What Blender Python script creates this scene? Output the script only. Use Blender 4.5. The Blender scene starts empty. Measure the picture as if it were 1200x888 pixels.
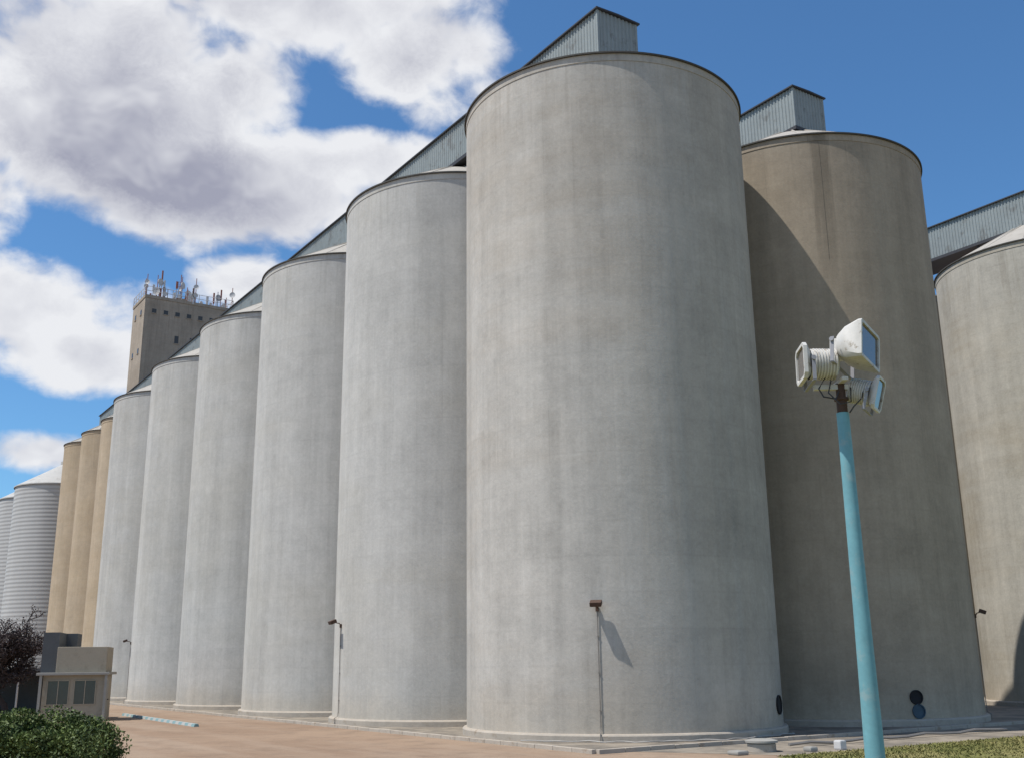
import bpy, bmesh, math, random
from mathutils import Vector, Matrix, Quaternion
random.seed(7)
PI=math.pi; rad=math.radians
scene=bpy.context.scene
C=scene.collection
SR=6.0                       # silo radius, metres
CAMH=2.63
PITCH=rad(15.0); ROLL=rad(-0.68); F=1240.0
C1=Vector((4.11,42.69,0))
U=Vector((-.5533,.8331,0)).normalized()      # along the rows
V=Vector((.8360,.5487,0)).normalized()      # across the rows
ROT=math.atan2(-U.x,U.y)
def P(m,o,z=0): 
    p=C1+U*(m*SR)+V*(o*SR); p.z=z; return p

# ------------------------------------------------------------------ node helpers
class NT:
    def __init__(s,nt): s.nt=nt
    def n(s,t,**kw):
        nd=s.nt.nodes.new(t)
        for k,v in kw.items(): setattr(nd,k,v)
        return nd
    def link(s,a,b): s.nt.links.new(a,b)
    def setin(s,sock,v):
        if isinstance(v,bpy.types.NodeSocket): s.link(v,sock)
        elif v is not None:
            if isinstance(v,(tuple,list)) and len(v)==3 and sock.type=='RGBA': v=(*v,1)
            sock.default_value=v
    def m(s,op,a,b=None,c=None,clamp=False):
        nd=s.n('ShaderNodeMath',operation=op); nd.use_clamp=clamp
        s.setin(nd.inputs[0],a)
        if b is not None: s.setin(nd.inputs[1],b)
        if c is not None: s.setin(nd.inputs[2],c)
        return nd.outputs[0]
    def noise(s,vec,scale,detail=4,rough=.55,w=None,dist=0):
        nd=s.n('ShaderNodeTexNoise'); 
        if w is not None:
            nd.noise_dimensions='4D'; s.setin(nd.inputs['W'],w)
        s.setin(nd.inputs['Vector'],vec); nd.inputs['Scale'].default_value=scale
        nd.inputs['Detail'].default_value=detail; nd.inputs['Roughness'].default_value=rough
        nd.inputs['Distortion'].default_value=dist
        return nd.outputs['Fac']
    def ramp(s,v,a,b,lo=0.,hi=1.):
        nd=s.n('ShaderNodeMapRange'); nd.interpolation_type='SMOOTHSTEP'
        s.setin(nd.inputs['Value'],v)
        for i,x in zip(('From Min','From Max','To Min','To Max'),(a,b,lo,hi)): s.setin(nd.inputs[i],x)
        return nd.outputs['Result']
    def mix(s,f,a,b,mode='MIX'):
        nd=s.n('ShaderNodeMix',data_type='RGBA',blend_type=mode)
        s.setin(nd.inputs[0],f); s.setin(nd.inputs[6],a); s.setin(nd.inputs[7],b)
        return nd.outputs[2]
    def scalev(s,vec,sc):
        nd=s.n('ShaderNodeVectorMath',operation='MULTIPLY'); s.setin(nd.inputs[0],vec); nd.inputs[1].default_value=sc
        return nd.outputs[0]
    def bright(s,col,f):
        nd=s.n('ShaderNodeVectorMath',operation='SCALE'); s.setin(nd.inputs[0],col); s.setin(nd.inputs['Scale'],f)
        return nd.outputs[0]

def newmat(name,rough=.9,metal=0.,spec=.3):
    mt=bpy.data.materials.new(name); mt.use_nodes=True
    t=NT(mt.node_tree); b=mt.node_tree.nodes['Principled BSDF']
    b.inputs['Roughness'].default_value=rough; b.inputs['Metallic'].default_value=metal
    b.inputs['Specular IOR Level'].default_value=spec
    return mt,t,b
def bump(t,b,h,strength=.3,dist=.05):
    nd=t.n('ShaderNodeBump'); nd.inputs['Strength'].default_value=strength; nd.inputs['Distance'].default_value=dist
    t.link(h,nd.inputs['Height']); t.link(nd.outputs[0],b.inputs['Normal'])

def concrete(name,base,stain,amt=1.0,radius=SR,pale=(.46,.45,.42),side=None,top=None):
    mt,t,b=newmat(name,.92,0,.2)
    tc=t.n('ShaderNodeTexCoord'); oi=t.n('ShaderNodeObjectInfo')
    w=t.m('MULTIPLY',oi.outputs['Random'],80.)
    o=tc.outputs['Object']
    sp=t.n('ShaderNodeSeparateXYZ'); t.link(o,sp.inputs[0]); X,Y,Z=sp.outputs
    th=t.m('ARCTAN2',Y,X)
    blot=t.noise(o,.13,5,.6,w)
    blot2=t.noise(o,.5,6,.68,t.m('ADD',w,11.))
    streak=t.noise(t.scalev(o,(1,1,.045)),1.1,5,.62,t.m('ADD',w,5.))
    streakf=t.noise(t.scalev(o,(1,1,.05)),4.,3,.6,t.m('ADD',w,7.))
    band=t.noise(t.scalev(o,(.12,.12,1)),.7,5,.65,t.m('ADD',w,3.))
    grain=t.noise(o,9.,4,.75,w)
    mottle=t.noise(o,1.9,5,.75,t.m('ADD',w,2.))
    # slip-form lifts: patches on a theta / z grid
    gz=t.m('MULTIPLY',Z,1/1.22); ga=t.m('MULTIPLY',th,radius/1.22)
    cx=t.n('ShaderNodeCombineXYZ'); t.setin(cx.inputs[0],t.m('FLOOR',ga)); t.setin(cx.inputs[1],t.m('FLOOR',gz)); t.setin(cx.inputs[2],w)
    wn=t.n('ShaderNodeTexWhiteNoise'); t.link(cx.outputs[0],wn.inputs['Vector'])
    cz=t.n('ShaderNodeCombineXYZ'); t.setin(cz.inputs[1],t.m('FLOOR',gz)); t.setin(cz.inputs[2],w)
    wz=t.n('ShaderNodeTexWhiteNoise'); t.link(cz.outputs[0],wz.inputs['Vector'])
    ca=t.n('ShaderNodeCombineXYZ'); t.setin(ca.inputs[0],t.m('FLOOR',ga)); t.setin(ca.inputs[2],w)
    wa=t.n('ShaderNodeTexWhiteNoise'); t.link(ca.outputs[0],wa.inputs['Vector'])
    fz=t.m('ABSOLUTE',t.m('SUBTRACT',t.m('FRACT',gz),.5)); fa=t.m('ABSOLUTE',t.m('SUBTRACT',t.m('FRACT',ga),.5))
    lz=t.m('MULTIPLY',t.ramp(fz,.44,.5),t.ramp(mottle,.42,.62)); la=t.m('MULTIPLY',t.ramp(fa,.46,.5),t.ramp(band,.42,.6))
    def c(v,k): return t.m('MULTIPLY',t.m('SUBTRACT',v,.5),k*amt)
    s=1.0
    for v,k in ((blot,.50),(blot2,.46),(streak,.54),(streakf,.26),(band,.34),(grain,.44),(mottle,.42),(wn.outputs[0],.03),(wz.outputs[0],.035),(wa.outputs[0],.06)):
        s=t.m('ADD',s,c(v,k))
    s=t.m('SUBTRACT',s,t.m('MULTIPLY',lz,.08*amt)); s=t.m('SUBTRACT',s,t.m('MULTIPLY',la,.07*amt))
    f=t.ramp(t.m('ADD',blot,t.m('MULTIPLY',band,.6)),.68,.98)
    if side is not None:     # broad flank mixed to a darker brown around the given local angle
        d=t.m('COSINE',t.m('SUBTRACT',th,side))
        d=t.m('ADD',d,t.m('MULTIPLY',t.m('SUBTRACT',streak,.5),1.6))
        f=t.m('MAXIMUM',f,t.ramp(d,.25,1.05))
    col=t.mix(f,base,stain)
    col=t.mix(t.ramp(t.m('ADD',band,t.m('MULTIPLY',blot2,.7)),.92,1.2,0,.3),col,pale)
    # run-off stains under the rim and ground dust splash
    run=t.m('MULTIPLY',t.ramp(Z,18.,25.5,0,.42),t.ramp(streakf,.48,.66))
    col=t.mix(run,col,tuple(x*.75 for x in stain))
    if top is not None:      # one broad water stain running down from the rim
        d=t.m('ADD',t.m('COSINE',t.m('SUBTRACT',th,top)),t.m('MULTIPLY',t.m('SUBTRACT',streakf,.5),.012))
        col=t.mix(t.m('MULTIPLY',t.ramp(d,.9965,.9999,0,.7),t.ramp(Z,15.,24.)),col,tuple(x*.6 for x in stain))
    col=t.mix(t.ramp(t.m('ADD',Z,t.m('MULTIPLY',blot2,-2.2)),-1.1,.8,.5,0),col,(.42,.36,.28))
    col=t.bright(col,s)
    t.link(col,b.inputs['Base Color'])
    bump(t,b,t.m('ADD',grain,t.m('MULTIPLY',blot2,.8)),.28,.03)
    return mt

def simple(name,col,rough=.7,metal=0.,var=.25,scale=3.,spec=.4,stain=None,bumpv=0.,st0=.52,st1=.68):
    mt,t,b=newmat(name,rough,metal,spec)
    tc=t.n('ShaderNodeTexCoord'); o=tc.outputs['Object']
    a=t.noise(o,scale,6,.65); c2=t.noise(o,scale*6,4,.6)
    f=t.m('ADD',1.,t.m('ADD',t.m('MULTIPLY',t.m('SUBTRACT',a,.5),var*2),t.m('MULTIPLY',t.m('SUBTRACT',c2,.5),var)))
    c=t.bright(t.mix(0.,col,col),f)
    if stain: c=t.mix(t.ramp(t.noise(o,scale*1.7,7,.7),st0,st1),c,stain)
    t.link(c,b.inputs['Base Color'])
    if bumpv: bump(t,b,c2,bumpv,.03)
    return mt

# local angle on the brown silo that the water stain runs down (wall faces world azimuth 184.5)
st_az=rad(184.5); st_v=Vector((math.sin(st_az),math.cos(st_az),0)); st_v.rotate(Quaternion((0,0,1),-ROT)); TOPANG=math.atan2(st_v.y,st_v.x)
M={}
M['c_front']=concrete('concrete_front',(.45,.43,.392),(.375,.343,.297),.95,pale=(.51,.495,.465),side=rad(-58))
M['c_row']=concrete('concrete_row',(.465,.457,.43),(.41,.397,.362),.85,pale=(.52,.515,.495))
M['c_brown']=concrete('concrete_brown',(.345,.29,.225),(.28,.235,.18),.95,pale=(.37,.33,.27),top=TOPANG)
M['c_right']=concrete('concrete_right',(.44,.415,.36),(.345,.31,.25),1.0,pale=(.48,.46,.42))
M['c_tan']=concrete('concrete_tan',(.44,.355,.255),(.38,.30,.205),.8,3.6,pale=(.48,.41,.31))
M['c_tower']=concrete('concrete_tower',(.365,.31,.25),(.275,.23,.18),1.0)
M['rim']=simple('rim_dark',(.06,.057,.052),.8,var=.3)
M['roof']=simple('roof_paint',(.36,.335,.295),.85,var=.2,scale=.8,stain=(.28,.25,.21))
M['roofs']=simple('steel_roof_paint',(.42,.41,.385),.8,var=.15,scale=.8,stain=(.33,.31,.28))
M['plinth']=simple('plinth_concrete',(.38,.335,.28),.95,var=.25,scale=1.2,stain=(.28,.225,.17),bumpv=.3)
M['metal']=simple('galvanised_sheet',(.25,.28,.28),.65,.2,var=.22,scale=.7,stain=(.18,.19,.185))
M['metal_dark']=simple('dark_steel',(.05,.05,.055),.6,.3,var=.2)
M['stainline']=simple('stained_rod',(.17,.145,.115),.9,.0,var=.2)
M['grey_pipe']=simple('grey_pipe',(.22,.20,.18),.6,.1)
M['hose']=simple('dusty_hose',(.38,.36,.33),.7,.0)
M['black']=simple('black_void',(.012,.012,.014),.8)
M['bluecap']=simple('blue_grey_steel',(.05,.085,.12),.5,.3)
M['white']=simple('white_enamel',(.54,.52,.48),.55,.0,var=.18,scale=7,stain=(.27,.23,.18),st0=.54,st1=.68)
M['rust']=simple('rusted_steel',(.09,.055,.04),.8,.3,var=.5,scale=12)
M['pole']=simple('turquoise_paint',(.145,.325,.37),.6,.0,var=.25,scale=4,stain=(.22,.34,.36))
M['window']=simple('dark_glass',(.05,.045,.04),.3,.0,spec=.5)
M['hutglass']=simple('hut_glass',(.05,.065,.06),.15,.0,spec=.6)
M['beige']=simple('beige_render',(.33,.29,.225),.85,var=.14,scale=2,stain=(.27,.235,.18))
M['greybox']=simple('grey_render',(.085,.09,.095),.8,var=.2,scale=2)
M['slab']=simple('slab_grey',(.29,.28,.255),.8,var=.15,scale=2)
M['bark']=simple('bark',(.055,.042,.040),.95,var=.4,scale=8)
M['ant']=simple('antenna_white',(.52,.51,.50),.5,var=.1)
M['antg']=simple('antenna_grey',(.26,.26,.28),.6,var=.1)
M['antr']=simple('antenna_red',(.28,.11,.08),.6,var=.1)
mt,t,b=newmat('lamp_glass',.12,0,.9); b.inputs['Base Color'].default_value=(.10,.085,.07,1); M['glass']=mt
# steel silo sheets
mt,t,b=newmat('corrugated_silo',.65,.05,.3)
tc=t.n('ShaderNodeTexCoord'); o=tc.outputs['Object']; sp=t.n('ShaderNodeSeparateXYZ'); t.link(o,sp.inputs[0])
ph=t.m('FRACT',t.m('MULTIPLY',sp.outputs[2],1/.45)); seam=t.ramp(t.m('ABSOLUTE',t.m('SUBTRACT',ph,.5)),.1,.5)
c=t.bright(t.mix(t.noise(t.scalev(o,(1,1,.1)),.8,5),(.40,.395,.38),(.52,.515,.495)),t.m('SUBTRACT',1.,t.m('MULTIPLY',seam,.22)))
t.link(c,b.inputs['Base Color'])
bump(t,b,t.m('SINE',t.m('MULTIPLY',sp.outputs[2],2*PI/.45)),.15,.04); M['steel']=mt
# ground
mt,t,b=newmat('dusty_ground',.95,0,.15)
tc=t.n('ShaderNodeTexCoord'); o=tc.outputs['Object']
mp=t.n('ShaderNodeMapping'); t.link(o,mp.inputs[0]); mp.inputs['Rotation'].default_value=(0,0,-ROT)
st=t.noise(t.scalev(mp.outputs[0],(1,.10,1)),.6,5,.6)
big=t.noise(o,.09,6,.6); fine=t.noise(o,9.,5,.75); mid=t.noise(o,.8,6,.65)
c=t.mix(t.ramp(big,.35,.65),(.245,.168,.115),(.30,.215,.15))
c=t.mix(t.ramp(st,.42,.66,0,.5),c,(.33,.255,.19))
c=t.mix(t.ramp(mid,.45,.72,0,.55),c,(.175,.125,.09))
c=t.bright(c,t.m('ADD',.74,t.m('MULTIPLY',fine,.52)))
t.link(c,b.inputs['Base Color']); bump(t,b,fine,.3,.03); M['ground']=mt
# paving
mt,t,b=newmat('apron_concrete',.95,0,.15)
tc=t.n('ShaderNodeTexCoord'); o=tc.outputs['Object']
n1=t.noise(o,.6,6,.65); n2=t.noise(o,6.,5,.7)
c=t.mix(t.ramp(n1,.38,.62),(.17,.15,.125),(.29,.25,.20)); c=t.bright(c,t.m('ADD',.7,t.m('MULTIPLY',n2,.55)))
t.link(c,b.inputs['Base Color']); bump(t,b,n2,.3,.03); M['apron']=mt
# grass
mt,t,b=newmat('grass',.9,0,.2)
tc=t.n('ShaderNodeTexCoord'); o=tc.outputs['Object']
n1=t.noise(o,.5,6,.65); n2=t.noise(o,9.,5,.7)
c=t.mix(t.ramp(n1,.35,.65),(.14,.145,.045),(.23,.205,.085)); c=t.bright(c,t.m('ADD',.5,n2))
t.link(c,b.inputs['Base Color']); M['grass']=mt
def leafmat(name,a,bb,scale=1.5):
    mt,t,b=newmat(name,.6,0,.3)
    g=t.n('ShaderNodeNewGeometry'); 
    n1=t.noise(g.outputs['Position'],scale,4,.6)
    f=t.m('ADD',t.m('MULTIPLY',g.outputs['Random Per Island'],.5),t.m('MULTIPLY',t.ramp(n1,.38,.62),.5))
    t.link(t.mix(f,a,bb),b.inputs['Base Color']); return mt
M['leaf']=leafmat('shrub_leaf',(.022,.042,.013),(.14,.185,.045),2.2)
M['leaf2']=leafmat('shrub_leaf_dark',(.016,.030,.013),(.06,.085,.03),2.)
M['dry']=leafmat('dry_leaf',(.035,.024,.024),(.085,.058,.055))
mt,t,b=newmat('striped_paint',.7,0,.3)
tc=t.n('ShaderNodeTexCoord'); sp=t.n('ShaderNodeSeparateXYZ'); t.link(tc.outputs['Object'],sp.inputs[0])
fr=t.m('GREATER_THAN',t.m('FRACT',t.m('MULTIPLY',sp.outputs[0],1/1.1)),.5)
t.link(t.mix(fr,(.19,.30,.31),(.38,.38,.36)),b.inputs['Base Color']); M['stripe']=mt

# ------------------------------------------------------------------ mesh helpers
def box(bm,x0,x1,y0,y1,z0,z1,mx=None):
    vs=[bm.verts.new((x,y,z)) for z in (z0,z1) for x,y in ((x0,y0),(x1,y0),(x1,y1),(x0,y1))]
    for f in ((3,2,1,0),(4,5,6,7),(0,1,5,4),(1,2,6,5),(2,3,7,6),(3,0,4,7)): bm.faces.new([vs[i] for i in f])
    if mx is not None:
        for v in vs: v.co=mx@v.co
    return vs
def lathe(bm,prof,seg=128,mx=None,cap=(False,False)):
    rings=[]
    for r,z in prof:
        if r<1e-6: rings.append([bm.verts.new((0,0,z))])
        else: rings.append([bm.verts.new((r*math.cos(2*PI*i/seg),r*math.sin(2*PI*i/seg),z)) for i in range(seg)])
    for a,b_ in zip(rings,rings[1:]):
        for i in range(seg):
            j=(i+1)%seg
            if len(a)==1 and len(b_)==1: continue
            if len(a)==1: bm.faces.new((a[0],b_[j],b_[i])) 
            elif len(b_)==1: bm.faces.new((a[i],a[j],b_[0]))
            else: bm.faces.new((a[i],a[j],b_[j],b_[i]))
    if cap[0] and len(rings[0])>1: bm.faces.new(list(reversed(rings[0])))
    if cap[1] and len(rings[-1])>1: bm.faces.new(rings[-1])
    if mx is not None:
        for rr in rings:
            for v in rr: v.co=mx@v.co
def tube(bm,pts,r,seg=8,r2=None):
    pts=[Vector(p) for p in pts]; n=len(pts); prev=None
    for i,p in enumerate(pts):
        d=(pts[min(i+1,n-1)]-pts[max(i-1,0)]).normalized()
        ax=Vector((0,0,1)) if abs(d.z)<.9 else Vector((1,0,0))
        x=d.cross(ax).normalized(); y=d.cross(x)
        rr=r if r2 is None else r+(r2-r)*i/(n-1)
        ring=[bm.verts.new(p+(x*math.cos(2*PI*k/seg)+y*math.sin(2*PI*k/seg))*rr) for k in range(seg)]
        if prev:
            for k in range(seg): bm.faces.new((prev[k],ring[k],ring[(k+1)%seg],prev[(k+1)%seg]))
        else: bm.faces.new(ring)
        prev=ring
    bm.faces.new(list(reversed(prev)))
def obj(name,bm,mat,parent=None,smooth=True,bev=0,loc=None,rotz=None,norm=True):
    if norm: bmesh.ops.recalc_face_normals(bm,faces=bm.faces)
    if bev: bmesh.ops.bevel(bm,geom=[e for e in bm.edges if len(e.link_faces)==2 and e.calc_face_angle(0)>.6],offset=bev,segments=2,affect='EDGES',profile=.6)
    me=bpy.data.meshes.new(name); bm.to_mesh(me); bm.free()
    if smooth:
        me.shade_smooth(); me.set_sharp_from_angle(angle=rad(38))
    me.materials.append(mat)
    o=bpy.data.objects.new(name,me); C.objects.link(o)
    if parent: o.parent=parent
    if loc is not None: o.location=loc
    if rotz is not None: o.rotation_euler=(0,0,rotz)
    return o
def tag(o,label=None,cat=None,group=None,kind=None):
    if label: o['label']=label
    if cat: o['category']=cat
    if group: o['group']=group
    if kind: o['kind']=kind
    return o
def thing(name,label,cat,loc=(0,0,0),rotz=0,group=None):
    o=bpy.data.objects.new(name,None); C.objects.link(o); o.location=loc; o.rotation_euler=(0,0,rotz); o.empty_display_size=.5
    return tag(o,label,cat,group)
NB=bmesh.new

# ------------------------------------------------------------------ ground
bm=NB(); g=[-2500,-400,-80,-20,0,20,60,120,300,800,4000]
xs=[-2500,-400,-100,-50,-20,0,20,50,100,400,2500]
vv=[[bm.verts.new((x,y,0)) for x in xs] for y in g]
for i in range(len(g)-1):
    for j in range(len(xs)-1): bm.faces.new((vv[i][j],vv[i][j+1],vv[i+1][j+1],vv[i+1][j]))
tag(obj('ground',bm,M['ground'],smooth=False),kind='structure')
def local(m0,m1,o0,o1): return (o0*SR,o1*SR,m0*SR,m1*SR)
bm=NB(); x0,x1,y0,y1=local(-1.16,22,-1.12,9); box(bm,x0,x1,y0,y1,-.2,.06)
tag(obj('apron',bm,M['apron'],loc=C1,rotz=ROT,smooth=False),kind='structure')
bm=NB()
L=-1.12*SR; y=-1.16*SR
while y<11.2*SR:
    box(bm,L-.16,L-.004,y,y+.985,-.1,.13+random.uniform(-.008,.008)); y+=1.0
x=L
while x<9*SR:
    box(bm,x,x+.985,-1.16*SR-.16,-1.16*SR-.004,-.1,.13+random.uniform(-.008,.008)); x+=1.0
tag(obj('kerb',bm,M['plinth'],loc=C1,rotz=ROT,smooth=False,bev=.015),kind='structure')
bm=NB(); x0,x1,y0,y1=local(-1.85,-1.19,-.9,9)
bm.faces.new([bm.verts.new(p) for p in ((x0+2.5,y0,.004),(x1,y0,.004),(x1,y1,.004),(x0,y1,.004))])
tag(obj('path',bm,M['apron'],loc=C1,rotz=ROT,smooth=False),kind='structure')
bm=NB(); gp=[(-.55,-1.86),(9,-1.86),(9,-9),(-5.2,-9),(-5.2,-4.2),(-2.6,-2.9)]
bm.faces.new([bm.verts.new((a*SR,b_*SR,.01)) for a,b_ in gp])
tag(obj('lawn',bm,M['grass'],loc=C1,rotz=ROT,smooth=False),kind='structure')
bm=NB()
for i in range(16000):
    a=random.uniform(-.6,3.2)*SR; b_=(-1.86-abs(random.gauss(0,.45)))*SR
    h=random.uniform(.03,.09); an=random.uniform(0,PI); dx,dy=math.cos(an)*.03,math.sin(an)*.03
    lx,ly=random.gauss(0,.05),random.gauss(0,.05)
    bm.faces.new((bm.verts.new((a-dx,b_-dy,.01)),bm.verts.new((a+dx,b_+dy,.01)),bm.verts.new((a+lx,b_+ly,h))))
tag(obj('grass',bm,M['grass'],loc=C1,rotz=ROT,smooth=False,norm=False),'short dry yellow green grass along the paved path right of the corner silo','grass',kind='stuff')

# ------------------------------------------------------------------ silos
H=25.5; APEX=28.2
def make_silo(loc,mat,label,r=SR,h=H,apex=APEX,group='concrete grain silos',seg=160,rot=None):
    t_=thing('concrete_silo',label,'silo',loc,ROT if rot is None else rot,group)
    bm=NB(); n=26
    lathe(bm,[(r,h*i/n*.988) for i in range(n+1)],seg); obj('wall',bm,mat,t_)
    bm=NB(); z=h*.988; lathe(bm,[(r-.02,z),(r+.022,z+.004),(r+.022,h),(r-.2,h)],seg); obj('rim_band',bm,mat,t_)
    bm=NB(); lathe(bm,[(r-.2,h+.002),(r+.10,h+.002),(r+.10,h+.07),(r-.02,h+.09)],seg); obj('roof_edge',bm,M['rim'],t_)
    bm=NB(); q=1.35*r/SR; lathe(bm,[(r+.02,h+.08),(r*.8,h+.08+(apex-h-.1)*.26),(r*.5,h+.08+(apex-h-.1)*.65),(q,apex-.03),(0,apex)],96)
    for i in range(16):   # standing ribs of the cone
        a=2*PI*i/16; c_,s_=math.cos(a),math.sin(a)
        tube(bm,[(r*.97*c_,r*.97*s_,h+.16),(q*c_,q*s_,apex)],.05,5)
    obj('roof',bm,M['roof'],t_)
    bm=NB(); lathe(bm,[(r+.16,0),(r+.16,.2),(r+.12,.25),(r-.02,.27)],seg); obj('plinth',bm,M['plinth'],t_)
    return t_
row_labels=[
 'huge pale concrete silo at the corner, largest and nearest, with a lamp at its foot',
 'light grey concrete silo touching the left side of the huge corner silo',
 'light grey concrete silo, second to the left of the huge corner silo',
 'light grey concrete silo, third to the left of the huge corner silo',
 'light grey concrete silo, fourth left of the corner silo, tiny lamp on its left edge',
 'light grey concrete silo next to the narrow tan silos']
silos=[]
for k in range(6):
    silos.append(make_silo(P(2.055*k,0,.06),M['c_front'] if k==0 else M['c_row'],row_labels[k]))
RO=5.68
brown=make_silo(P(0,2.06,.06),M['c_brown'],'brown concrete silo right of the huge corner silo, crossed by its diagonal shadow')
make_silo(P(2.055,2.06,.06),M['c_right'],'concrete silo hidden behind the corner silo')
right0=make_silo(P(0,RO,.06),M['c_right'],'pale concrete silo with cone roof at the right edge of the picture')
make_silo(P(2.055,RO,.06),M['c_right'],'pale silo glimpsed behind the brown silo, under the right gallery')
tan_l=['narrow tan concrete silo beside the last grey silo','narrow tan concrete silo in the middle of the three tan ones','narrow tan concrete silo beside the pale ribbed steel silo']
for i,m in enumerate((12.0,13.3,14.6)):
    make_silo(P(m,-.20-.03*i,.06),M['c_tan'],tan_l[i],r=3.6,apex=27.6,h=25.7+.15*i,group='narrow tan silos',seg=96)
def steel_silo(loc,label):
    r=5.3;h=22.6
    t_=thing('steel_silo',label,'silo',loc,ROT,'corrugated steel silos')
    bm=NB(); lathe(bm,[(r,h*i/20) for i in range(21)],96); obj('wall',bm,M['steel'],t_)
    bm=NB(); lathe(bm,[(r+.12,h),(r+.12,h+.12),(.7,h+3.0),(.7,h+3.4),(0,h+3.45)],96)
    obj('roof',bm,M['roofs'],t_)
    bm=NB(); lathe(bm,[(r+.25,0),(r+.25,.4),(r-.1,.42)],96); obj('plinth',bm,M['plinth'],t_)
for i,(m,l) in enumerate(((16.35,'pale corrugated steel silo beside the narrow tan silos'),(18.25,'pale corrugated steel silo, second from the tan silos'),(20.15,'pale corrugated steel silo at the far left end of the row'))):
    steel_silo(P(m,-.47,.06),l)
def on_silo(s,az,r=SR):   # outward normal at az (clockwise from world +Y)
    a=rad(az); return Vector((math.sin(a),math.cos(a),0)),-a
def child_at(name,bm,mat,par,wloc,rotz,**k):
    o=obj(name,bm,mat,par,**k)
    par_m=Matrix.Translation(par.location)@Matrix.Rotation(par.rotation_euler.z,4,'Z')
    o.matrix_basis=par_m.inverted()@(Matrix.Translation(wloc)@Matrix.Rotation(rotz,4,'Z'))
    return o
n_,rz=on_silo(brown,184.5)
bm=NB(); tube(bm,[(0,0,19.5),(0,0,H-.1)],.010,6); p=brown.location+n_*(SR+.002)
child_at('lightning_conductor',bm,M['stainline'],brown,p,rz)
# hatches
def hatch(s,az,z,r,mat,nm='hatch',out=.0):
    n_,rz=on_silo(s,az); mx=Matrix.Rotation(-PI/2,4,'X')
    bm=NB(); lathe(bm,[(r+.04,-.10),(r+.04,.06),(r,.06),(r,.02),(0,.02)],32,mx)
    return child_at(nm,bm,mat,s,s.location+n_*(SR+out)+Vector((0,0,z)),rz)
hatch(silos[0],116,1.0,.30,M['black'])
hatch(brown,167,1.08,.24,M['black']); hatch(brown,166.5,.55,.24,M['bluecap'],'hatch_cover')

# ------------------------------------------------------------------ conveyor galleries
def gallery(label,o_,m_end,s=1.35):
    t_=thing('conveyor_gallery',label,'conveyor gallery',P(0,o_,0),ROT,'roof conveyor galleries')
    w=1.08; z0,z1=28.3,30.42; y0=-s; y1=m_end*SR
    def corr(x,sgn):
        bm=NB(); y=y0; k=0; prev=None; pat=(0,0,.04,.04); st=(.06,.03,.06,.03)
        while y<y1:
            xx=x+sgn*pat[k%4]; a=bm.verts.new((xx,y,z0)); b_=bm.verts.new((xx,y,z1))
            if prev: bm.faces.new((prev[0],a,b_,prev[1]))
            prev=(a,b_); y+=st[k%4]*1.2; k+=1
        return bm
    obj('side_panel',corr(-w,-1),M['metal'],t_,smooth=False); obj('side_panel',corr(w,1),M['metal'],t_,smooth=False)
    bm=NB(); x=-w; k=0; prev=None; pat=(0,0,.04,.04); st=(.06,.03,.06,.03)
    while x<w:
        a=bm.verts.new((x,y0-pat[k%4],z0)); b_=bm.verts.new((x,y0-pat[k%4],z1))
        if prev: bm.faces.new((prev[0],a,b_,prev[1]))
        prev=(a,b_); x+=st[k%4]*1.2; k+=1
    obj('end_panel',bm,M['metal'],t_,smooth=False)
    for sx in (-1,1):
        bm=NB(); box(bm,sx*w-.06,sx*w+.06,y0-.06,y0+.06,z0-.02,z1-.005); obj('corner_flashing',bm,M['metal'],t_,smooth=False)
    bm=NB()
    vs=[(-w-.16,z1),(0,z1+.03),(w+.16,z1),(w+.16,z1+.07),(0,z1+.11),(-w-.16,z1+.07)]
    A=[bm.verts.new((x,y0-.15,z)) for x,z in vs]; B=[bm.verts.new((x,y1,z)) for x,z in vs]
    for i in range(6): bm.faces.new((A[i],A[(i+1)%6],B[(i+1)%6],B[i]))
    bm.faces.new(A); bm.faces.new(list(reversed(B)))
    obj('roof',bm,M['metal_dark'],t_,smooth=False)
    bm=NB(); box(bm,-w-.10,w+.10,y0-.1,y1,z0-.22,z0-.03); obj('floor_beam',bm,M['metal_dark'],t_,smooth=False)
    k=0
    while k*2.055*SR<y1:
        yy=k*2.055*SR
        for dy in ((-3.2,3.2) if k else (3.2,)):
            bm=NB()
            for sx in (-1,1): tube(bm,[(sx*.95,yy+dy,26.6),(sx*.95,yy+dy,z0-.2)],.09,6)
            tube(bm,[(-.95,yy+dy,27.2),(.95,yy+dy,z0-.3)],.05,6)
            obj('support_frame',bm,M['metal_dark'],t_)
        k+=1
    return t_
gallery('long grey corrugated gallery running over the left row and the corner silo',0,15.2)
gallery('grey corrugated gallery end above the brown silo',2.06,4.0)
gallery('grey corrugated gallery at the right edge over the pale silo',RO,4.0)

# ------------------------------------------------------------------ elevator tower
tw=thing('elevator_tower','tall brown concrete tower with telecom antennas rising behind the left row','tower',P(14.6,1.2,0),ROT)
W=5.2;D=5.4;TH=44.3
bm=NB(); box(bm,-W,W,0,D,0,TH); obj('wall',bm,M['c_tower'],tw,smooth=False)
bm=NB(); box(bm,-W-.07,W+.07,-.07,D+.07,TH+.002,TH+.35); obj('parapet',bm,M['c_tower'],tw,smooth=False)
def win(x,z,w=.62,h=.8,face='f'):
    bm=NB()
    if face=='f': box(bm,x-w/2,x+w/2,-.03,.02,z-h/2,z+h/2)
    else: box(bm,-W-.03,-W+.02,x-w/2,x+w/2,z-h/2,z+h/2)
    o=obj('window',bm,M['window'],tw,smooth=False)
    bm=NB()
    for (a,b_,c_,d) in ((x-w/2-.08,x+w/2+.08,z-h/2-.08,z-h/2-.01),):
        if face=='f': box(bm,a,b_,-.08,.01,c_,d)
        else: box(bm,-W-.08,-W+.01,a,b_,c_,d)
    obj('sill',bm,M['c_tower'],o,smooth=False)
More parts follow.
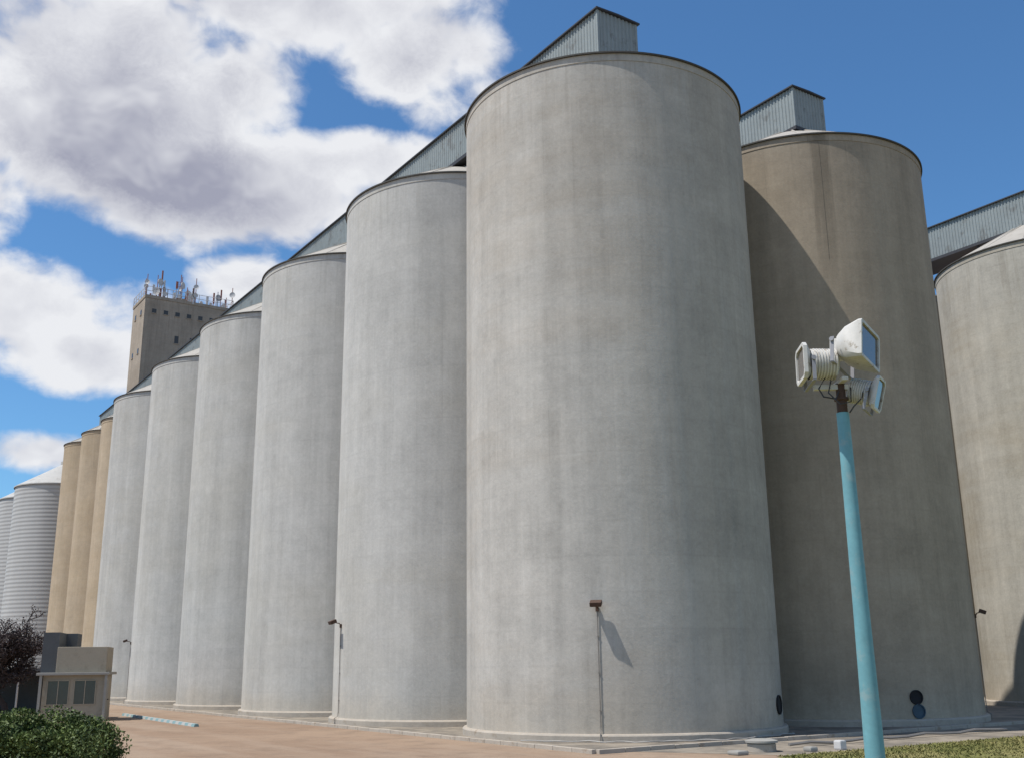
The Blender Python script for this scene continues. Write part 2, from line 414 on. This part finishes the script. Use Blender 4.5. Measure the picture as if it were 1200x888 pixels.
for i in range(7): win(-4.1+i*1.36,TH-1.5,.5,.5)
for z in (TH-4.6,TH-8.4,TH-12.2):
    for x in (-1.3,.5): win(x,z,.45,.9)
for z in (TH-1.5,TH-6.2): 
    for y in (1.5,3.9): win(y,z,.5,.6,'l')
def rail(a,b_):
    bm=NB(); a=Vector(a);b_=Vector(b_); n=int((b_-a).length/1.1)+1
    for i in range(n+1):
        p=a.lerp(b_,i/n); tube(bm,[p,p+Vector((0,0,1.05))],.04,5)
    for z in (.5,1.03): tube(bm,[a+Vector((0,0,z)),b_+Vector((0,0,z))],.035,5)
    obj('railing',bm,M['ant'],tw)
zt=TH+.35
rail((-W,-.05,zt),(W,-.05,zt)); rail((-W,-.05,zt),(-W,D,zt)); rail((W,-.05,zt),(W,D,zt)); rail((-W,D,zt),(W,D,zt))
random.seed(11)
clus=[-4.4,-3.3,-2.0,0.0,.6,3.2,4.6]
for i in range(58):
    x=max(-W+.1,min(W-.1,random.choice(clus)+random.gauss(0,.5))); y=random.choice((.1,.35,D-.3,D-.5,D/2)); h=random.choice((1.0,1.3,1.7,2.1,2.6))*random.uniform(.85,1.15)
    if i==0: x,h=-4.1,3.7
    if i==1: x,h=-3.4,3.4
    if i==2: x,h=.1,5.0
    if i==3: x,h=.7,3.2
    bm=NB(); tube(bm,[(x,y,zt),(x,y,zt+h)],.055 if i==2 else .045,6)
    if i==2:
        for q in range(6): tube(bm,[(x-.28,y,zt+1.0+q*.6),(x+.28,y,zt+1.0+q*.6)],.035,5)
        for sx in (-.2,.2): tube(bm,[(x+sx,y,zt),(x+sx,y,zt+3.8)],.035,5)
    mast=obj('antenna_mast',bm,(M['antr'],M['antg'],M['antr'])[i%3],tw)
    kind=random.choice((0,0,1,2,2))
    if kind==0:
        bm=NB(); ww=random.uniform(.08,.15); box(bm,x-ww,x+ww,y-.2,y-.07,zt+h-random.uniform(.7,1.4),zt+h-.05)
        obj('panel_antenna',bm,M['ant'] if random.random()<.65 else M['antr'],mast,smooth=False,bev=.02)
    elif kind==2:
        q=random.uniform(.7,1.35)
        bm=NB(); lathe(bm,[(0,0),(.18*q,.02),(.32*q,.07),(.33*q,.14),(.28*q,.12),(0,.08)],20,Matrix.Translation((x,y-.1,zt+h*random.uniform(.4,.8)))@Matrix.Rotation(random.uniform(-.8,.8),4,'Z')@Matrix.Rotation(PI/2,4,'X'))
        obj('dish',bm,M['ant'],mast)
bm=NB(); box(bm,-1.3,.6,2.5,4.2,zt,zt+1.1); obj('equipment_cabin',bm,M['c_tower'],tw,smooth=False)

# ------------------------------------------------------------------ wall lights
def wall_light(s,az,label,h=4.35,arm=.42):
    n_,rz=on_silo(s,az)
    t_=thing('wall_light',label,'light',Vector((s.location.x,s.location.y,.06))+n_*(SR+.03),rz,'lamps on the silo walls')
    bm=NB(); tube(bm,[(0,.17,0.0),(0,.17,.26),(0,.03,.34),(0,.012,.5),(0,.012,h)],.017,8)
    for z in (1.0,2.2,3.4): box(bm,-.03,.03,-.02,.03,z,z+.03)
    obj('conduit',bm,M['grey_pipe'],t_)
    bm=NB(); tube(bm,[(0,.0,h-.05),(0,.08,h+.08),(0,arm-.15,h+.12)],.022,8); box(bm,-.05,.05,-.02,.05,h-.12,h+.05); obj('bracket',bm,M['rust'],t_)
    mx=Matrix.Translation((0,arm-.1,h+.13))@Matrix.Rotation(rad(-22),4,'X')
    bm=NB(); box(bm,-.20,.20,-.14,.16,-.06,.09,mx); hd=obj('lamp_head',bm,M['rust'],t_,bev=.02,smooth=False)
    bm=NB(); box(bm,-.17,.17,-.11,.13,-.072,-.062,mx); obj('lens',bm,M['glass'],hd,smooth=False)
    return t_
wall_light(silos[0],192.5,'small brown lamp on a thin conduit on the huge corner silo',arm=.36)
wall_light(silos[1],242,'small lamp on the left edge of the first silo left of the corner silo',arm=.5)
wall_light(silos[4],246,'tiny lamp on the far grey silo above the striped kerb',arm=.5)
wall_light(brown,113,'small lamp on the right edge of the brown silo',arm=.4)

# ------------------------------------------------------------------ floodlight mast
fm=thing('floodlight_mast','turquoise steel pole with three white floodlights in front of the brown silo','light pole',(3.20,10.0,0))
bm=NB(); lathe(bm,[(.102,0),(.092,1.5),(.071,3.2),(.059,4.93)],28,cap=(True,True)); obj('pole',bm,M['pole'],fm)
bm=NB(); lathe(bm,[(.22,0),(.22,.03),(.112,.032)],28); 
for i in range(4): 
    a=PI/4+i*PI/2; lathe(bm,[(.02,.0),(.02,.07),(0,.07)],8,Matrix.Translation((.17*math.cos(a),.17*math.sin(a),.02)))
obj('base_plate',bm,M['rust'],fm)
bm=NB(); lathe(bm,[(.05,4.9),(.05,5.05),(.068,5.055),(.068,5.08),(.045,5.085),(.045,5.22)],20,cap=(False,True)); obj('spigot',bm,M['rust'],fm)
bm=NB(); 
box(bm,-.26,.30,-.03,.03,5.16,5.21); box(bm,-.03,.03,-.18,.20,5.213,5.25); box(bm,.22,.28,-.025,.025,5.00,5.158)
obj('cross_arm',bm,M['white'],fm,smooth=False,bev=.006)
def floodlight(pos,yaw,tilt,roll=0,sc=1.0,wide=.46,tall=.40,kind=0,flare=.10):
    T=Matrix.Translation(pos)@Matrix.Rotation(yaw,4,'Z')@Matrix.Rotation(-tilt,4,'Y')@Matrix.Rotation(roll,4,'X')@Matrix.Scale(sc,4)
    bm=NB()
    if kind==0:   # round ribbed drum housing + rounded front bezel
        prof=[(0,-.17),(.10,-.17),(.135,-.15)]
        x=-.14
        while x<.08: prof+= [(.155,x),(.155,x+.012),(.141,x+.014),(.141,x+.026)]; x+=.028
        prof+=[(.15,x),(.15,x+.02)]; x0=x+.02
        lathe(bm,prof,36,Matrix.Rotation(PI/2,4,'Y'))
    else:        # deep box reflector with a small gear box behind
        box(bm,-.09,-.002,-.11,.11,-.08,.08); x0=0
    W2,T2=wide/2,tall/2
    def ring(x,y_,z_,cut):
        pts=[(-y_+cut,-z_),(y_-cut,-z_),(y_,-z_+cut),(y_,z_-cut),(y_-cut,z_),(-y_+cut,z_),(-y_,z_-cut),(-y_,-z_+cut)]
        return [bm.verts.new((x,a,b_)) for a,b_ in pts]
    if kind==0: rr=[ring(x0,.12,.12,.05),ring(x0+flare*.7,W2*.93,T2*.93,.05),ring(x0+flare,W2,T2,.045),ring(x0+flare+.035,W2,T2,.045),ring(x0+flare+.035,W2-.03,T2-.03,.035),ring(x0+flare+.01,W2-.03,T2-.03,.035)]
    else: rr=[ring(x0,W2*.66,T2*.60,.05),ring(x0+flare*.35,W2*.86,T2*.84,.05),ring(x0+flare,W2,T2,.02),ring(x0+flare+.035,W2,T2,.02),ring(x0+flare+.035,W2-.03,T2-.03,.012),ring(x0+flare+.01,W2-.03,T2-.03,.012)]
    bm.faces.new(rr[0])
    for a,b_ in zip(rr,rr[1:]):
        for i in range(8): bm.faces.new((a[i],a[(i+1)%8],b_[(i+1)%8],b_[i]))
    xf=x0+flare
    o=obj('floodlight',bm,M['white'],fm); o.data.transform(T)
    bm=NB(); e=.028; box(bm,xf+.012,xf+.018,-W2+e+.006,W2-e-.006,-T2+e+.006,T2-e-.006); l=obj('lens',bm,M['glass'],o,smooth=False); l.data.transform(T)
    bm=NB()   # yoke
    yb=W2+.015; xb=x0-.02
    for sy in (-1,1): box(bm,xb,xb+.035,sy*yb-.004,sy*yb+.004,-T2-.03,.03)
    box(bm,xb,xb+.035,-yb,yb,-T2-.038,-T2-.031)
    for sy in (-1,1): lathe(bm,[(.022,0),(.022,.02),(0,.02)],12,Matrix.Translation((xb+.017,sy*(yb+.003),0))@Matrix.Rotation(-sy*PI/2,4,'X'))
    y=obj('yoke',bm,M['antg'],o,smooth=False); y.data.transform(T)
    return o
floodlight((-.20,-.06,5.40),rad(178),rad(2),rad(3),sc=1.0,wide=.36,tall=.36,kind=0,flare=.05)
floodlight((.05,-.03,5.56),rad(-36),rad(-3),rad(-7),wide=.54,tall=.38,kind=1,flare=.24)
floodlight((.22,.02,5.14),rad(-30),rad(-16),0,sc=.80,wide=.40,tall=.40,kind=0,flare=.07)
bm=NB()
tube(bm,[(-.16,-.08,5.27),(-.24,-.1,5.15),(-.2,-.1,5.07),(-.08,-.09,5.05),(-.04,-.07,5.13)],.008,6)
tube(bm,[(-.1,-.06,5.25),(-.15,-.1,5.11),(-.05,-.12,4.99),(.06,-.1,5.02),(.08,-.06,5.17)],.007,6)
tube(bm,[(.2,-.08,5.17),(.16,-.12,5.05),(.08,-.1,4.97),(.05,-.06,4.92)],.007,6)
obj('cable',bm,M['metal_dark'],fm)

# ------------------------------------------------------------------ gate house and its surroundings
gh=thing('guard_house','small beige gate house with grey flat roof behind the green shrub','building',(-23.1,58.0,0),rad(14))
bm=NB(); box(bm,-1.5,1.5,-1.3,1.7,0,2.28); obj('wall',bm,M['beige'],gh,smooth=False)
bm=NB(); box(bm,-1.8,1.7,-1.65,2.0,2.284,2.42); obj('roof_slab',bm,M['slab'],gh,smooth=False,bev=.02)
bm=NB(); box(bm,-.95,1.5,-1.3,1.4,2.423,3.70); obj('parapet',bm,M['beige'],gh,smooth=False,bev=.02)
bm=NB(); box(bm,-1.8,-.4,1.403,3.0,0,4.45); box(bm,-1.75,-.96,-.9,1.40,2.423,4.45);obj('upper_box',bm,M['greybox'],gh,smooth=False)
for x0,ww in ((-1.25,1.0),(.05,1.0)):
    bm=NB(); box(bm,x0,x0+ww,-1.32,-1.28,.85,2.0); w_=obj('window',bm,M['hutglass'],gh,smooth=False)
    bm=NB()
    for x in (x0-.04,x0+ww/2-.02,x0+ww): box(bm,x,x+.04,-1.35,-1.322,.81,2.04)
    for z in (.81,2.0): box(bm,x0+.0051,x0+ww/2-.021,-1.345,-1.323,z,z+.04); box(bm,x0+ww/2+.021,x0+ww-.001,-1.345,-1.323,z,z+.04)
    obj('frame',bm,M['beige'],w_,smooth=False)
bm=NB(); box(bm,1.48,1.52,-.6,.3,0,2.0); dr=obj('door',bm,M['slab'],gh,smooth=False)
bm=NB(); box(bm,1.52,1.58,.12,.2,.98,1.04); obj('handle',bm,M['metal_dark'],dr,smooth=False)
for xx in (-1.65,1.5):
    bm=NB(); box(bm,xx,xx+.13,-1.58,-1.45,0,2.28); obj('porch_post',bm,M['slab'],gh,smooth=False)

# carport with white posts
cp=thing('carport','low dark carport with white posts behind the bare tree','carport',(-33,68,0),rad(10))
bm=NB(); box(bm,-7,5,-2.5,2.5,2.5,2.65); obj('roof',bm,M['greybox'],cp,smooth=False)
for i in range(7): bm=NB(); tube(bm,[(-6.6+i*1.85,-2.2,0),(-6.6+i*1.85,-2.2,2.5)],.06,8); obj('post',bm,M['ant'],cp)
bm=NB(); box(bm,-7,5,2.3,2.5,0,2.498); obj('back_wall',bm,M['greybox'],cp,smooth=False)
# striped kerb on the ground
a=Vector((-22.3,63,0)); b_=Vector((-14.5,50.4,0)); d=b_-a
bm=NB(); Ls=d.length; vs=[(-.12,0),(.12,0),(.08,.12),(-.08,.12)]
A=[bm.verts.new((0,y,z)) for y,z in vs]; B=[bm.verts.new((Ls,y,z)) for y,z in vs]
for i in range(4): bm.faces.new((A[i],A[(i+1)%4],B[(i+1)%4],B[i]))
bm.faces.new(A); bm.faces.new(B)
tag(obj('striped_kerb',bm,M['stripe'],loc=a,rotz=math.atan2(d.y,d.x),smooth=False),'low turquoise and white striped kerb on the dusty yard beside the gate house','kerb')

# ------------------------------------------------------------------ foot of the corner silo: hose, manholes, blocks
bm=NB(); pts=[]
for i in range(60):
    az=218-i*1.7; a_=rad(az); rr=SR+.42+.12*math.sin(i*.9)+.1*math.sin(i*.37)
    pts.append((C1.x+math.sin(a_)*rr,C1.y+math.cos(a_)*rr,.10+.03*abs(math.sin(i*.6))))
tube(bm,pts,.02,6); tag(obj('water_hose',bm,M['hose']),'thin pale hose curving along the foot of the corner silo','hose')
def manhole(loc,label,sc=1.):
    t_=thing('manhole',label,'manhole',loc,0)
    bm=NB(); lathe(bm,[(.42*sc,0),(.42*sc,.22*sc),(.38*sc,.26*sc),(0,.26*sc)],28); obj('ring',bm,M['plinth'],t_)
    bm=NB(); lathe(bm,[(.48*sc,.262*sc),(.48*sc,.32*sc),(.3*sc,.36*sc),(0,.37*sc)],28); obj('lid',bm,M['slab'],t_)
def gpt(u_,v_):
    # where a measured viewing direction meets the ground
    dx=(u_-600)/F; dy=(444-v_)/F
    c,s=math.cos(-ROLL),math.sin(-ROLL)
    dx,dy=dx*c+dy*s,-dx*s+dy*c
    d=Vector((dx,math.cos(PITCH)-dy*math.sin(PITCH),math.sin(PITCH)+dy*math.cos(PITCH)))
    t=-CAMH/d.z; return Vector((d.x*t,d.y*t,0))
manhole(gpt(893,880),'grey round concrete manhole with lid right of the corner silo foot',1.0)
def block(u_,v_,w,h,label,mat):
    bm=NB(); box(bm,-w/2,w/2,-w/2,w/2,0,h); o=obj('concrete_block',bm,mat,loc=gpt(u_,v_),rotz=ROT,smooth=False,bev=.05); tag(o,label,'block')
block(985,878,.28,.28,'small white block on the path in front of the brown silo',M['ant'])
block(950,880,.32,.14,'low grey block beside the small white block',M['slab'])
block(865,884,.45,.12,'flat grey slab beside the round manhole',M['slab'])
bm=NB(); p0=gpt(925,876);p1=gpt(1180,856)
tube(bm,[p0.lerp(p1,i/12)+Vector((0,0,.1+.04*math.sin(i*2))) for i in range(13)],.05,6)
tag(obj('ground_pipe',bm,M['grey_pipe']),'long grey pipe lying along the path in front of the brown silo','pipe')

# ------------------------------------------------------------------ shrubs and bare tree
def shrub(loc,rx,ry,rz,n,label,mat,seed):
    rnd=random.Random(seed)
    t_=thing('shrub',label,'shrub',loc,0,'shrubs by the gate house')
    lob=[(rnd.uniform(-.66,.66),rnd.uniform(-.6,.6),rnd.uniform(.15,.5),rnd.uniform(.13,.27)) for _ in range(46)]
    lob=[(a,b_,c_+.32*max(0,1-(a*a+b_*b_)/.5),r) for a,b_,c_,r in lob]
    bm=NB()
    for i in range(n):
        cx,cy,cz,r=rnd.choice(lob)
        v=Vector((rnd.gauss(0,1),rnd.gauss(0,1),rnd.gauss(0,1))).normalized()*r*rnd.uniform(.7,1.18)
        p=Vector(((cx+v.x)*rx,(cy+v.y)*ry,max(.03,(cz+v.z*.9))*rz))
        s=rnd.uniform(.028,.055); q=Quaternion((rnd.gauss(0,1),rnd.gauss(0,1),rnd.gauss(0,1),rnd.gauss(0,1))).normalized()
        c4=[p+q@Vector(w) for w in ((-s,0,0),(0,-s*.5,0),(s,0,0),(0,s*.5,0))]
        bm.faces.new([bm.verts.new(c_) for c_ in c4])
    obj('foliage',bm,mat,t_,smooth=False,norm=False)
    bm=NB()
    for (cx,cy,cz,r) in lob: tube(bm,[(cx*.2,cy*.2,0),(cx*rx*.6,cy*ry*.6,cz*rz*.6),(cx*rx,cy*ry,cz*rz)],.03,5,.01)
    obj('stem',bm,M['bark'],t_)
shrub((-11.6,26.6,0),2.5,1.8,1.82,46000,'bright green rounded shrub at the lower left corner',M['leaf'],4)
shrub((-15.6,30.5,0),2.6,1.9,1.95,26000,'darker green shrub at the left edge behind the bright one',M['leaf2'],2)

tr=thing('bare_tree','leafless dark brown tree with dense twigs at the left edge beside the gate house','tree',(-28.3,61.5,0))
rnd=random.Random(5); bt=NB(); bw=NB(); bl=NB()
def branch(p,d,L_,r,lev):
    pts=[p]; q=p.copy(); dd=d.copy(); n=3
    for i in range(n):
        dd=(dd+Vector((rnd.gauss(0,.18),rnd.gauss(0,.18),rnd.gauss(.02,.1)))).normalized(); q=q+dd*L_/n; pts.append(q.copy())
    tube(bt if lev==0 else bw,pts,r,6 if lev<2 else 3,r*.6)
    if lev>=4:
        for _ in range(4):
            pp=pts[rnd.randint(1,3)]+Vector((rnd.gauss(0,.12),rnd.gauss(0,.12),rnd.gauss(0,.12))); s=.07
            qq=Quaternion((rnd.gauss(0,1),rnd.gauss(0,1),rnd.gauss(0,1),rnd.gauss(0,1))).normalized()
            bl.faces.new([bl.verts.new(pp+qq@Vector(w)) for w in ((-s,0,0),(0,-s*.5,0),(s,0,0),(0,s*.5,0))])
    if lev<6:
        for k in range((6,4,4,3,3,2)[lev]):
            st=pts[rnd.randint(1,3)] if (k and lev) else pts[-1]
            nd=(dd*.7+Vector((rnd.gauss(0,.75),rnd.gauss(0,.75),rnd.gauss(.12,.4)))).normalized()
            if lev==0: nd=Vector((math.cos(k*1.05),math.sin(k*1.05),rnd.uniform(.35,1.0))).normalized()
            branch(st,nd,L_*rnd.uniform(.64,.80),max(.026,r*.58),lev+1)
branch(Vector((0,0,0)),Vector((0,0,1)),2.2,.22,0)
obj('trunk',bt,M['bark'],tr); obj('crown',bw,M['bark'],tr,smooth=False,norm=False); obj('dry_leaves',bl,M['dry'],tr,smooth=False,norm=False)

# ------------------------------------------------------------------ light
SAZ=71.5; SEL=62.5
l=Vector((math.sin(rad(SAZ))*math.cos(rad(SEL)),math.cos(rad(SAZ))*math.cos(rad(SEL)),-math.sin(rad(SEL))))
sd=bpy.data.lights.new('sun','SUN'); sd.energy=5.0; sd.angle=rad(.5); sd.color=(1,.955,.89)
so=bpy.data.objects.new('sun',sd); C.objects.link(so); so.rotation_euler=l.to_track_quat('-Z','Y').to_euler(); so.location=(-30,-20,60)

wd=bpy.data.worlds.new('World'); scene.world=wd; wd.use_nodes=True
t=NT(wd.node_tree); nt=wd.node_tree; nt.nodes.clear()
out=t.n('ShaderNodeOutputWorld'); bg=t.n('ShaderNodeBackground'); t.link(bg.outputs[0],out.inputs[0])
sky=t.n('ShaderNodeTexSky'); sky.sky_type='NISHITA'; sky.sun_disc=False; sky.sun_elevation=rad(SEL); sky.sun_rotation=rad(SAZ+180)
sky.air_density=1.0; sky.dust_density=.3; sky.ozone_density=1.6
tc=t.n('ShaderNodeTexCoord'); dirv=tc.outputs['Generated']
sp=t.n('ShaderNodeSeparateXYZ'); t.link(dirv,sp.inputs[0]); X,Y,Z=sp.outputs
az=t.m('ARCTAN2',X,Y); el=t.m('ARCSINE',Z)
def azel(u_,v_):
    dx=(u_-600)/F; dy=(444-v_)/F
    c,s=math.cos(-ROLL),math.sin(-ROLL)
    dx,dy=dx*c+dy*s,-dx*s+dy*c
    d=Vector((dx,math.cos(PITCH)-dy*math.sin(PITCH),math.sin(PITCH)+dy*math.cos(PITCH))).normalized()
    return math.atan2(d.x,d.y),math.asin(d.z)
blobs=[(100,95,260,160,1.25),(250,215,240,80,1.15),(400,190,120,42,1.0),(480,60,100,62,.95),(340,0,215,66,1.1),(280,95,90,75,.9),(40,350,140,62,1.0),(100,410,105,44,.9),(295,328,60,34,.65),(60,532,110,22,.6),(-60,230,100,90,1.1),(528,112,55,26,.2)]
val=-1.0
L2=[(azel(u_,v_),(azel(u_+rx,v_)[0]-azel(u_-rx,v_)[0])/2,(azel(u_,v_-ry)[1]-azel(u_,v_+ry)[1])/2,wt) for u_,v_,rx,ry,wt in blobs]
for (a_,e_,ra,re_) in ((-70,30,18,10),(-100,18,20,8),(120,35,20,12),(170,25,25,10),(-150,40,22,12),(75,14,16,5)):
    L2.append(((rad(a_),rad(e_)),rad(ra),rad(re_),1.))
for (c_,ra,re_,wt) in L2:
    p=t.m('MULTIPLY',t.m('SUBTRACT',az,c_[0]),1/ra); q=t.m('MULTIPLY',t.m('SUBTRACT',el,c_[1]),1/re_)
    rr=t.m('ADD',t.m('MULTIPLY',p,p),t.m('MULTIPLY',q,q))
    v=t.m('MULTIPLY',t.m('SUBTRACT',1.,rr),wt)
    nd=t.n('ShaderNodeMath',operation='SMOOTH_MAX'); t.setin(nd.inputs[0],val); t.setin(nd.inputs[1],v); nd.inputs[2].default_value=.15
    val=nd.outputs[0]
def addv(vec,off):
    v=t.n('ShaderNodeVectorMath',operation='ADD'); t.setin(v.inputs[0],vec); t.setin(v.inputs[1],off); return v.outputs[0]
wn_=t.n('ShaderNodeTexNoise'); t.link(dirv,wn_.inputs['Vector']); wn_.inputs['Scale'].default_value=7.; wn_.inputs['Detail'].default_value=3; wn_.inputs['Roughness'].default_value=.6
wsub=t.n('ShaderNodeVectorMath',operation='SUBTRACT'); t.link(wn_.outputs['Color'],wsub.inputs[0]); wsub.inputs[1].default_value=(.5,.5,.5)
warped=addv(dirv,t.scalev(wsub.outputs[0],(.06,.06,.06)))
def puffs(off,dt):
    return t.noise(t.scalev(addv(warped,off),(1,1,1.3)),8.,dt,.58)
tosun=-l
n0=puffs((0,0,0),9); n0s=puffs((0,0,0),4); n1=puffs(tuple(tosun*.020),4); n2=puffs(tuple(tosun*.05),3)
D0=t.m('ADD',t.m('MAXIMUM',val,-1.2),t.m('MULTIPLY',t.m('SUBTRACT',n0,.5),4.2))
alpha=t.ramp(D0,-.30,.60)
lit=t.m('ADD',t.m('MULTIPLY',t.m('SUBTRACT',n0s,n1),1.7),t.m('MULTIPLY',t.m('SUBTRACT',n0s,n2),1.3))
thick=t.ramp(D0,.4,1.5)
bigs=t.ramp(t.noise(addv(dirv,(.4,2.2,5.1)),3.4,3,.5),.36,.56)
shade=t.m('ADD',t.m('SUBTRACT',.97,t.m('MULTIPLY',thick,t.m('ADD',.20,t.m('MULTIPLY',bigs,.68)))),lit,clamp=True)
ccol=t.mix(shade,(.36,.37,.46),(.85,.86,.89))
skyc=t.bright(sky.outputs[0],.118)
tint=t.mix(1.,skyc,(.60,.95,1.20),'MULTIPLY')
fin=t.mix(t.m('MULTIPLY',alpha,.98),tint,ccol)
t.link(fin,bg.inputs[0]); bg.inputs[1].default_value=1.0

# ------------------------------------------------------------------ camera
cd=bpy.data.cameras.new('camera'); cam=bpy.data.objects.new('camera',cd); C.objects.link(cam)
cd.sensor_width=36; cd.lens=F/1200*36; cd.clip_end=6000; cd.clip_start=.1
cam.matrix_world=Matrix.Translation((0,0,CAMH))@Matrix.Rotation(PI/2+PITCH,4,'X')@Matrix.Rotation(ROLL,4,'Z')
scene.camera=cam
scene.view_settings.view_transform='Standard'; scene.view_settings.look='None'; scene.view_settings.exposure=0
